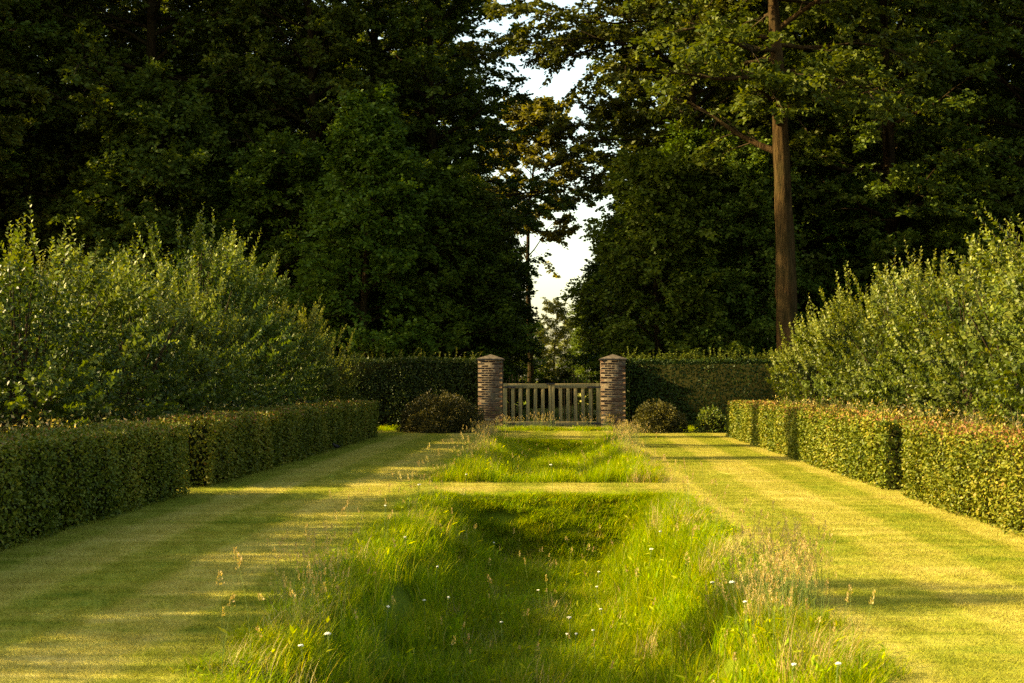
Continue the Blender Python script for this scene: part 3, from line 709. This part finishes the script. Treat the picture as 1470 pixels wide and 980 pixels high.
# ------------------------------------------------------------------ trees
def make_tree(seed, H, base, Rr, prof, nlimb, nsub, ntwig, nleaf, leafL, tr, leafm, el=(5, 60), droop=.12, lean=0., wob=.25, sides=10, extra=(), spread=.8, barkm='bark'):
    """trunk and limbs in one mesh; crown of twigs and single leaves in another"""
    r = np.random.default_rng(seed); T = Geo(); C = Geo()
    k = 14; t = np.linspace(0, 1, k)
    tx = wob * np.sin(t * 5 + seed) * t + lean * t * H; ty = wob * np.cos(t * 4 + seed * 2) * t
    tp = np.stack([tx, ty, t * H * .96], 1); trad = tr * (1 - .9 * t ** 1.15) ; trad[0] *= 1.45; 
    tp = np.insert(tp, 1, tp[0] * .9 + tp[1] * .1, 0); trad = np.insert(trad, 1, tr * 1.12)
    zz = np.linspace(0, tp[-1, 2], 60); big_t = np.stack([np.interp(zz, tp[:, 2], tp[:, 0]), np.interp(zz, tp[:, 2], tp[:, 1]), zz], 1)
    v0 = T.n; tube(T, big_t, np.interp(zz, tp[:, 2], trad), sides + 6)
    vv = T.v[-1]; ctr = np.repeat(big_t, sides + 6, 0); th = np.arctan2(vv[:, 1] - ctr[:, 1], vv[:, 0] - ctr[:, 0])
    k_ = 1 + .05 * np.sin(th * 5 + vv[:, 2] * .3) + .04 * np.sin(th * 3 - vv[:, 2] * .9 + seed) + .03 * np.sin(vv[:, 2] * 3.1 + th)
    for _ in range(7):      # burrs and healed branch scars
        z0, a0 = r.uniform(1.5, H * .6), r.uniform(0, 6.28); da = np.angle(np.exp(1j * (th - a0)))
        k_ = k_ + .22 * np.exp(-((vv[:, 2] - z0) / .25) ** 2 - (da / .5) ** 2)
    T.v[-1] = ctr + (vv - ctr) * k_[:, None]
    at = lambda z: np.array([np.interp(z, tp[:, 2], tp[:, 0]), np.interp(z, tp[:, 2], tp[:, 1]), z])
    A, B = [], []
    limbs = [(None, None, None, None)] * nlimb + list(extra)
    for i, ex in enumerate(limbs):
        if ex[0] is None:
            s = (i + .5) / nlimb; z = base + (H * .97 - base) * s ** .92; az = i * 2.39996 + r.normal(0, .35)
            Ln = max(.5, Rr * prof(s) * r.uniform(.72, 1.12)); e = R(el[0] + (el[1] - el[0]) * s + r.normal(0, 8))
        else:
            z, az, Ln, e = ex; s = .4
        q = np.linspace(0, 1, 6); p0 = at(z)
        h_ = np.array([math.cos(az), math.sin(az), 0]); side = np.array([-h_[1], h_[0], 0])
        bend = r.normal(0, .12)
        lp = p0 + h_ * (Ln * math.cos(e) * q)[:, None] + side * (bend * Ln * q ** 2)[:, None] + np.array([0, 0, 1.]) * (Ln * (math.sin(e) * q - droop * q ** 2.2 + .03 * np.sin(q * 7 + i)))[:, None]
        lr = np.interp(z, tp[:, 2], trad) * min(.6, .22 + .05 * Ln)
        tube(T, lp, lr * (1 - .88 * q), max(5, sides // 2))
        for jx in range(nsub):
            f = .14 + .86 * (jx + r.random()) / nsub; p = np.array([np.interp(f, q, lp[:, c]) for c in range(3)])
            sg = 1 if jx % 2 else -1; an = sg * r.uniform(.5, 1.15) * (1 - .5 * f); d = h_ * math.cos(an) + side * math.sin(an)
            d = unit(d + np.array([0, 0, r.normal(.08, .5) + .2 * math.sin(e)])); l2 = (.30 * Ln * (1.25 - f) + .6) * r.uniform(.6, 1.25)
            p1 = p + d * l2 + np.array([0, 0, -.10 * l2])
            tube(C, [p, (p + p1) / 2 + [0, 0, .05 * l2], p1], [max(.012, lr * .25), max(.009, lr * .15), .005], 3, 1)
            for w in range(ntwig):
                ff = .3 + .75 * (w + r.random()) / ntwig; sw = 1 if w % 2 else -1; hz = np.array([-d[1], d[0], 0])
                dd = unit(d + hz * sw * r.uniform(.3, 1.2) + np.array([0, 0, r.normal(-.1, .5)]))
                A.append(p + (p1 - p) * ff); B.append(dd * r.uniform(.28, .66) * spread)
    A = np.array(A); B = np.array(B); n = len(A)
    tt = np.linspace(.12, 1, nleaf)[None, :, None]
    P = (A[:, None] + B[:, None] * tt); P = P + r.normal(0, .055, P.shape)
    P[:, :, 2] -= .10 * (tt[:, :, 0] ** 2) * np.linalg.norm(B, axis=1)[:, None]
    hd = unit(np.stack([-B[:, 1], B[:, 0], 0 * B[:, 0]], 1)); sg = np.where(np.arange(nleaf) % 2, 1, -1)[None, :, None]
    D = unit(B)[:, None] * .8 + hd[:, None] * sg + r.normal(0, .25, P.shape) + np.array([0, 0, -.15])
    Nn = np.array([0, 0, .6]) + r.normal(0, .7, P.shape)
    m_ = n * nleaf; clump = np.repeat(r.random(n), nleaf)
    leaves(C, P.reshape(-1, 3), D.reshape(-1, 3), Nn.reshape(-1, 3), leafL * (.7 + .6 * r.random(m_)), leafL * .72 * (.8 + .4 * r.random(m_)), 0, np.clip(.35 * clump + .65 * r.beta(2, 2.6, m_), 0, 1))
    return T.mesh('trunk', [barkm], True), C.mesh('crown', [leafm, 'twig'])

ovate = lambda s: (math.sin(math.pi * min(1, .18 + s * .8)) ** .8)
cone = lambda s: (1 - s) ** .75 * (.75 + .25 * min(1, s * 6)) + .06
bluntc = lambda s: (1 - s ** 2.2) ** .6 * (.85 + .15 * min(1, s * 6)) + .05
broad = lambda s: (math.sin(math.pi * min(1, .3 + s * .66)) ** .6)
column = lambda s: .55 + .45 * math.sin(math.pi * s)

def put(meshes, name, x, y, rz=0., sc=1., label='', group=None, cat='tree', sz=None):
    root = empty(name, (x, y, 0), rz); root.scale = (sc, sc, sz or sc); tag(root, label, cat, group)
    for nm, me in zip(('trunk', 'crown'), meshes): link(bpy.data.objects.new(nm, me), root)
    return root

tall_a = make_tree(1, 24, 5.0, 5.4, broad, 54, 10, 8, 13, .20, .42, 'wood_leaf')
tall_b = make_tree(2, 26, 6.5, 5.8, broad, 54, 10, 8, 13, .20, .46, 'wood_leaf', el=(-5, 55))
tall_c = make_tree(3, 22, 4.0, 5.0, broad, 52, 10, 8, 13, .19, .36, 'oak_leaf', el=(0, 60))
young_a = make_tree(4, 11.0, .6, 3.2, cone, 56, 9, 7, 14, .145, .16, 'beech_leaf', el=(5, 65), droop=.05)
young_b = make_tree(5, 9.6, .5, 2.9, bluntc, 54, 9, 7, 14, .145, .14, 'beech_leaf', el=(10, 60), droop=.05)
young_c = make_tree(6, 10.5, .6, 2.7, broad, 54, 9, 7, 14, .15, .15, 'wood_leaf', el=(0, 60), droop=.08)
# the tall tree whose bare trunk stands behind the right-hand tall hedge
big = make_tree(7, 24, 12.2, 5.2, broad, 40, 10, 8, 13, .19, .41, 'oak_leaf', barkm='bark_warm', lean=-.028, wob=.15, sides=14,
                extra=[(9.4, 2.75, 5.0, R(36)), (11.2, .5, 4.0, R(25)), (10.6, 4.4, 4.2, R(15)), (11.6, 4.9, 4.4, R(5)), (11.0, 5.6, 4.2, R(8)), (12.0, 3.6, 4.6, R(5)), (11.8, 4.6, 3.5, R(-10))])
# the spreading tree whose boughs reach over the ride
spread_t = make_tree(8, 21, 9.0, 5.2, broad, 40, 10, 8, 13, .20, .32, 'oak_leaf', el=(10, 60), sides=12,
                extra=[(12.4, 3.05, 4.6, R(2)), (10.2, 3.3, 4.4, R(12)), (14.5, 2.9, 5.4, R(24)), (9.2, 3.6, 3.6, R(20)), (15.0, 3.1, 8.0, R(8)), (16.0, 3.35, 8.4, R(5)), (17.2, 2.8, 8.2, R(6)), (15.6, 2.7, 7.2, R(10)), (14.6, 3.5, 7.4, R(10)), (17.8, 3.2, 8.4, R(3)), (16.8, 3.0, 8.6, R(-2)), (18.6, 3.4, 7.6, R(2)), (14.0, 3.2, 5.4, R(14))])
gold = make_tree(9, 20.5, 11.5, 4.5, ovate, 46, 8, 7, 12, .27, .22, 'gold_leaf', el=(15, 70), wob=.5, extra=[(9.5, 2.2, 5.0, R(62)), (10, .2, 4, R(55))])
birch = make_tree(10, 10, 1.2, 1.9, column, 34, 6, 6, 12, .17, .12, 'pale_leaf', el=(20, 70), droop=.35)

# single trees that can be told apart
put(big, 'tall_tree', px2x(1131, 50), 50, 0, 1, 'tall tree with thick bare sunlit trunk rising behind the tall hedge')
put(spread_t, 'spreading_tree', px2x(1000, 58), 58, 0, 1, 'spreading tree with dark boughs reaching over the ride beyond the gate')
put(gold, 'golden_tree', px2x(762, 97), 97, 0, 1, 'slender golden brown tree seen against the bright sky above the ride')
put(birch, 'pale_tree', px2x(796, 128), 128, 0, .85, 'narrow pale sunlit tree at the end of the ride')
put(tall_a, 'slender_tree', px2x(1272, 57), 57, 1, .92, 'tall tree with slim reddish trunk standing in the wood above the sunlit shrubs')
put(tall_b, 'tall_tree', px2x(1217, 70), 70, 2, .98, 'tall tree with dark leaning trunk between the thick bare trunk and slim reddish one')
yl = 'young trees with branches to the ground'
for k, (px, d, ms, rz, sc, lab) in enumerate([
        (522, 52, young_a, .3, 1.08, 'pointed bright green young beech above the tall hedge behind the domed bush'),
        (412, 55, young_b, 1.2, 1.12, 'rounded dark young beech between shrubs and pointed beech'),
        (632, 54, young_b, 2.2, 1.0, 'dark young beech between pointed beech and brick pillar'),
        (672, 57, young_c, .9, .86, 'dark young tree overhanging the ride above the pillar by the domed bush'),
        (946, 53, young_b, 3.1, 1.02, 'dark young tree overhanging the ride above the pillar by the small bush'),
        (985, 55, young_a, 4.0, 1.0, 'dense young tree under the boughs of the spreading tree'),
        (1060, 54, young_c, 2.0, .96, 'dense young tree close beside the thick bare trunk'),
        (1205, 58, young_b, .2, 1.0, 'young tree in deep shade just beyond the thick bare trunk'),
        (1372, 56, young_a, 5.1, .9, 'young tree in deep shade behind the highest sunlit shrub'),
        (560, 60, young_c, 4.2, 1.1, 'shaded young tree behind the pointed beech'),
        (300, 57, young_a, 2.4, .85, 'shaded young tree behind the twiggy shrub tops'),
        (214, 56, young_c, 3.2, 1.25, 'tall shaded young tree hiding a trunk behind the dip in the shrubs'),
        (150, 58, young_c, 5.2, .8, 'shaded young tree far back behind the pale leafy shrub')]):
    put(ms, 'young_tree', px2x(px, d), d, rz, sc, lab, yl)
# the wood: look-alike trees, three rows deep on either side of the ride
wl_ = ('tall leafy tree in the dark wood on the domed bush side of the gate', 'tall dark trees of the wood behind the domed bush side')
wr_ = ('tall leafy tree in the dark wood on the round bush side of the gate', 'tall dark trees of the wood behind the round bush side')
kinds = [tall_a, tall_b, tall_c]
c_ = 0
def wood_tree(x, y, sc=1.0, ms=None):
    global c_
    lab, grp = wl_ if x < 0 else wr_
    put(ms or kinds[c_ % 3], 'woodland_tree', x, y, c_ * 1.7, sc * (.93 + .14 * ((c_ * 37 % 11) / 10)), lab, grp); c_ += 1
for px, d in ((622, 62), (540, 66), (445, 60), (330, 64), (215, 60), (95, 63), (-20, 60), (-140, 58), (-270, 60)):
    wood_tree(px2x(px, d), d)
for px, d in ((1075, 64), (1155, 60), (1350, 66), (1480, 61), (1530, 64), (1650, 58)):
    wood_tree(px2x(px, d), d)
for k in range(9):
    d = 74 + (k % 3) * 3; wood_tree(px2x(604, d) - k * 4.6, d); wood_tree(px2x(1000, d) + k * 4.6, d)
for k in range(8):
    d = 86 + (k % 2) * 2; wood_tree(px2x(600, d) - k * 5.4, d, 1.05); wood_tree(px2x(985, d) + k * 5.4, d, 1.05)
for k in range(9):
    d = 116 + (k % 3) * 4; wood_tree(px2x(640, d) - k * 5.2, d, 1.05); wood_tree(px2x(1000, d) + k * 5.2, d, 1.05)
# understorey along the ride and through the wood
ul = ('bushy young tree in the shade beyond the gate, one of the rows lining the ride', 'young trees lining the ride')
for k, (px, d, s) in enumerate([(638, 66, .95), (652, 76, 1.1), (706, 88, 1.0), (722, 113, 1.0), (940, 64, .95), (930, 76, 1.05), (884, 90, 1.05), (874, 106, 1.0)]):
    put((young_a, young_b, young_c)[k % 3], 'young_tree', px2x(px, d), d, k * 1.9, s, *ul)
ur = ('shaded young tree in the undergrowth between tall trunks', 'undergrowth trees')
for k in range(11):
    d = 66 + (k * 7) % 12; px = -80 + k * 62
    put((young_b, young_c, young_a)[k % 3], 'undergrowth_tree', px2x(px, d), d, k * 2.3, .85 + .05 * (k % 4), *ur)
for k in range(8):
    d = 64 + (k * 7) % 12; px = 1010 + k * 70
    put((young_c, young_a, young_b)[k % 3], 'undergrowth_tree', px2x(px, d), d, k * 2.1, .85 + .05 * (k % 4), *ur)
# a line of far trees closing the ride
for k, (px, d, sc) in enumerate([(740, 190, 1.1), (768, 205, .9), (822, 200, 1.0), (850, 185, 1.2), (796, 230, .8)]):
    put((birch, young_c)[k % 2], 'far_tree', px2x(px, d), d, k * 1.4, sc, 'far sunlit tree closing the view at the end of the ride', 'far trees at the end of the ride')
# the wood goes on beside the lawn, left of the view, and throws its shade over the trees behind the gate
for k, (x, y) in enumerate([(-36, 58), (-30, 64), (-38, 49), (-40, 70), (-33, 76), (-40, 84), (-48, 64), (-47, 77)]):
    wood_tree(x, y, 1.08)

for k, (x, y, sc, sxy) in enumerate([(-16.5, 28.0, 1.2, .62), (-19.5, 33.4, 1.35, .6), (-15, 10.0, .9, .5), (-22, 38.8, 1.4, .5)]):
    o = put(birch, 'pale_tree', x, y, k * 1.3, sxy, 'slim pale leaved tree standing far to the side beyond the shaded hedge', 'slim trees beyond the shaded hedge', sz=sc)
put(big, 'tall_tree', -25, 51, 2.2, 1, 'unseen tall bare trunked tree added beyond the shaded hedge for its shade')  # extra tree out of view, added to throw shade towards the tall hedge

# ------------------------------------------------------------------ big shrubs behind the low hedges
def make_shrub(seed, h, rx, ry, nshoot, ninner, leafL):
    r = np.random.default_rng(seed); T = Geo(); C = Geo()
    tips = []
    for k in range(16):
        a = r.random() * 6.28; e = r.uniform(.1, .8); t = np.linspace(0, 1, 6)
        p = np.stack([math.cos(a) * rx * e * t ** 1.2 + r.normal(0, .05), math.sin(a) * ry * e * t ** 1.2 + r.normal(0, .05), h * .82 * t * (1.05 - .35 * e)], 1)
        tube(T, p, np.linspace(.045, .008, 6), 6)
    P_, D_, L_, U_ = [], [], [], []
    cl = [(r.random() * 6.28, r.random() ** .75, r.uniform(.72, 1.12)) for _ in range(64)]
    for k in range(nshoot):
        ca, cu, cr = cl[k % 64]; a = ca + r.normal(0, .13); u = min(1, max(.02, cu + r.normal(0, .045)))
        rr = max(0, 1 - u ** 4.5) ** .5; shell = cr * (1 - abs(r.normal(0, .1))); lump = 1 + .2 * math.sin(a * 3 + seed + u * 4) + .14 * math.sin(a * 5 + u * 9)
        p = np.array([math.cos(a) * rx * rr * shell * lump, math.sin(a) * ry * rr * shell * lump, .12 + (h * .86) * u * (.35 + .65 * shell)])
        upw = .15 + 1.5 * u ** 2; d = unit(np.array([math.cos(a) * rr, math.sin(a) * rr, upw * .8]) + r.normal(0, .42 - .2 * u, 3))
        L = r.uniform(.28, .5) * (1 + 1.0 * (u > .84) * r.random() ** 2); P_.append(p); D_.append(d); L_.append(L); U_.append(u)
    P_, D_, L_, U_ = map(np.array, (P_, D_, L_, U_))
    for p, d, L in zip(P_, D_, L_):
        t = np.linspace(0, 1, 4)[:, None]; up = np.array([0, 0, .12 * L])
        tube(C, p + d * L * t + up * t ** 2, [.006, .005, .004, .002], 3, 1)
    m = 20; s = np.linspace(.03, 1.0, m)
    th = (np.arange(m) * 2.4)[None] + r.random(len(P_))[:, None] * 6.28
    X = unit(np.cross(D_, [0.3, 0.2, 1.])); Y = np.cross(D_, X)
    rad = X[:, None] * np.cos(th)[..., None] + Y[:, None] * np.sin(th)[..., None]
    P = P_[:, None] + D_[:, None] * (L_[:, None] * s)[..., None] + np.array([0, 0, .12]) * (L_[:, None] * s ** 2)[..., None]
    D = rad * .9 + D_[:, None] * .75 + r.normal(0, .2, P.shape)
    N_ = D_[:, None] * 1.0 - rad * .3 + r.normal(0, .25, P.shape)
    sz = leafL * (1.1 - .5 * s ** 3)[None] * r.uniform(.75, 1.2, (len(P_), m))
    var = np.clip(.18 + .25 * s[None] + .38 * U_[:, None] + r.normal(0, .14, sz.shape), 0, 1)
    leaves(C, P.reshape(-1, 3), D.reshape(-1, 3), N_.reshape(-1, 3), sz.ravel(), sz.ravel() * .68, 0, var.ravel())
    a = r.random(ninner) * 6.28; u = r.random(ninner) ** 1.1; rr = np.sqrt(np.maximum(0, 1 - u ** 3.2)) * r.uniform(.25, .82, ninner)
    P = np.stack([np.cos(a) * rx * rr, np.sin(a) * ry * rr, .08 + h * .84 * u * r.uniform(.8, 1, ninner)], 1)
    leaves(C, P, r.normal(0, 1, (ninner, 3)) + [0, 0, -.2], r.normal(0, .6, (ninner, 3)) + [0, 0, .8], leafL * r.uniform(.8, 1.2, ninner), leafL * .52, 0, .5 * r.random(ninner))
    return T.mesh('stems', ['twig'], True), C.mesh('foliage', ['shrub_leaf', 'twig'])
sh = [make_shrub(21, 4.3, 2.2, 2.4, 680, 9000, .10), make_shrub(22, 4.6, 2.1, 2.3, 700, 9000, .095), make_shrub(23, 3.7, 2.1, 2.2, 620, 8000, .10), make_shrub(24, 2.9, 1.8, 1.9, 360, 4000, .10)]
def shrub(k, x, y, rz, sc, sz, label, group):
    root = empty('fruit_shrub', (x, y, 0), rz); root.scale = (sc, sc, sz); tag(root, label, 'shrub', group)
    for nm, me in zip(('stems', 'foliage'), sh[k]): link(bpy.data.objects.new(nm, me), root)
gO_ = 'shrubs going on behind the shaded hedge'
gL_, gR_ = 'tall shrubs behind the shaded hedge', 'tall shrubs behind the sunlit hedge'
shrub(0, -8.9, 23.0, .4, 1.0, .97, 'pale topped shrub in front of the lower dipping one behind the shaded hedge', gL_)
shrub(2, -8.5, 26.8, 1.7, .95, 1.04, 'lower leafy shrub dipping between two taller ones behind the shaded hedge', gL_)
shrub(2, -8.6, 30.2, 3.9, .95, 1.08, 'leafy shrub beside the one with crowded upright shoots', gL_)
shrub(1, -8.7, 33.6, 2.6, 1.05, 1.25, 'tall shrub with crowded upright pale shoots behind the shaded hedge', gL_)
shrub(1, -8.7, 37.2, 4.0, 1.0, 1.25, 'tall dense shrub just past the one with crowded upright shoots', gL_)
shrub(2, -8.4, 40.8, .9, .9, 1.15, 'sloping shrub next to last before the tall dark hedge', gL_)
shrub(3, -8.0, 43.2, 2.2, .8, 1.05, 'lowest shrub ending the row by the tall dark hedge', gL_)
shrub(0, 8.9, 22.6, 2.4, 1.05, 1.08, 'tallest sunlit shrub with long upright shoots behind the sunlit hedge', gR_)
shrub(1, 8.7, 26.2, .7, 1.0, 1.0, 'tall sunlit shrub beside the tallest one with long shoots', gR_)
shrub(2, 8.6, 30.0, 3.3, 1.0, 1.2, 'sunlit shrub midway along the row behind the sunlit hedge', gR_)
shrub(0, 8.4, 33.8, 5.2, .95, 1.06, 'sunlit shrub in front of the slim reddish trunk', gR_)
shrub(2, 8.2, 37.4, 1.1, .9, 1.15, 'sloping sunlit shrub next to last before the thick bare trunk', gR_)
shrub(3, 7.5, 40.6, 4.4, .95, 1.1, 'lowest sunlit shrub ending the row at the tall hedge', gR_)
for k, y in enumerate((8.5, 11.5, 14.6, 17.4, 22.6, 26.0, 29.4, 32.8, 36.2, 39.0)):     # a second row, farther from the lawn
    shrub((1, 0, 2, 0)[k % 4], -13.4 - .4 * (k % 3), y, k * 2.2, 1.0, (1.12, 1.18, 1.3, 1.1)[k % 4] * (1.4 if y < 19 else 1.0), 'leafy shrub of the hindmost row beyond the shaded hedge', 'second row of shrubs beyond the shaded hedge')
for k, (y, sc) in enumerate([(10.6, .78), (13.6, .84), (16.9, .80)]):
    shrub((2, 0, 1)[k], -8.9, y, k * 2.0, sc, sc, 'leafy shrub behind the shaded hedge section farther from the gate', gO_)

# ------------------------------------------------------------------ white umbel flowers in the beds
def make_umbel(h, r_):
    S = Geo(); t = np.linspace(0, 1, 5); tube(S, np.stack([.03 * t ** 2, .02 * t, h * t], 1), np.linspace(.0028, .0018, 5), 5)
    for k in range(5):
        a = k * 1.3; tube(S, [(.02, .015, h * .9), (.03 + r_ * .6 * math.cos(a), .02 + r_ * .6 * math.sin(a), h)], [.0012, .001], 3)
    H_ = Geo(); n = 46; rr = r_ * np.sqrt(rng.random(n)); a = rng.random(n) * 6.28
    P = np.stack([.03 + rr * np.cos(a), .02 + rr * np.sin(a), h + .006 - .35 * rr ** 2 / r_ + rng.normal(0, .002, n)], 1)
    for p in P:
        e = .0055; H_.add([p + [e, 0, 0], p + [0, e, 0], p + [-e, 0, 0], p + [0, -e, 0], p + [0, 0, e * .8], p - [0, 0, e * .8]],
                          [(0, 1, 4), (1, 2, 4), (2, 3, 4), (3, 0, 4), (1, 0, 5), (2, 1, 5), (3, 2, 5), (0, 3, 5)])
    return S.mesh('stem', ['stem'], True), H_.mesh('flower_head', ['flower'])
ums = [make_umbel(.40, .019), make_umbel(.36, .012), make_umbel(.44, .009)]
fl = [(598, 696, 0), (510, 766, 0), (553, 727, 2), (478, 912, 0), (448, 941, 1), (440, 927, 1), (608, 862, 1), (640, 812, 2), (638, 858, 2), (624, 815, 2), (724, 838, 2), (722, 895, 1), (778, 848, 1), (784, 849, 2),
      (820, 886, 0), (815, 887, 1), (802, 911, 2), (808, 911, 1), (825, 912, 2), (852, 907, 1), (856, 906, 2), (868, 875, 1), (875, 880, 2), (858, 842, 1), (856, 821, 1), (820, 833, 2), (931, 789, 0), (948, 764, 1), (930, 829, 2),
      (1058, 836, 0), (1028, 836, 1), (1047, 866, 2), (1068, 864, 1), (1130, 955, 1), (1134, 967, 0), (1197, 957, 1), (710, 780, 2), (750, 798, 2), (587, 772, 2), (793, 667, 0), (763, 666, 2), (668, 682, 1), (550, 872, 2), (575, 914, 2)]
Rm = camo.rotation_euler.to_matrix()
for k, (px, py, t) in enumerate([f_ for i_, f_ in enumerate(fl) if i_ % 3 != 1]):
    h = (.40, .36, .44)[t]
    dr = Rm @ Vector(((px - 735) / F, -(py - 490) / F, -1)); dr.normalize()
    s = 4.0
    while s < 60:
        p = Vector((0, 0, CAM_H)) + dr * s
        if p.z <= float(ground_z(p.x, p.y)) + h: break
        s += .03
    root = empty('white_flower', (p.x, p.y, float(ground_z(p.x, p.y))), k * 1.1); tag(root, 'flat white flower head on a thin stem among the meadow grass', 'flower', 'white flowers in the sunken beds')
    for nm, me in zip(('stem', 'flower_head'), ums[t]): link(bpy.data.objects.new(nm, me), root)

# ------------------------------------------------------------------ a small dark bird on the lawn
root = empty('bird', (px2x(482, 31.5), 31.5, .03), R(150)); tag(root, 'small dark bird standing on the lawn below the shaded hedge', 'bird')
root.scale = (1.1, 1.1, 1.1)
bt = Geo(); t = np.linspace(0, 1, 12)
cx = np.array([-.115, -.085, -.06, -.045, -.02, .01, .04, .06, .075, .09, .10, .108]); cz = np.array([.10, .083, .075, .075, .078, .082, .092, .108, .124, .133, .134, .133])
rd = np.array([.006, .011, .016, .024, .033, .036, .031, .024, .022, .021, .015, .003])
tube(bt, np.stack([cx, 0 * cx, cz], 1), rd, 10, cap=True); bt.obj('body', ['feather'], root, True)
bk = Geo(); tube(bk, [(.104, 0, .134), (.132, 0, .131)], [.0055, .001], 6); bk.obj('beak', ['beak'], root)
for s in (-1, 1):
    lg = Geo(); tube(lg, [(0, s * .014, .055), (.008, s * .015, .03), (0, s * .015, .002), (.022, s * .017, .001)], [.004, .0025, .002, .0015], 5); lg.obj('leg', ['twig'], root)
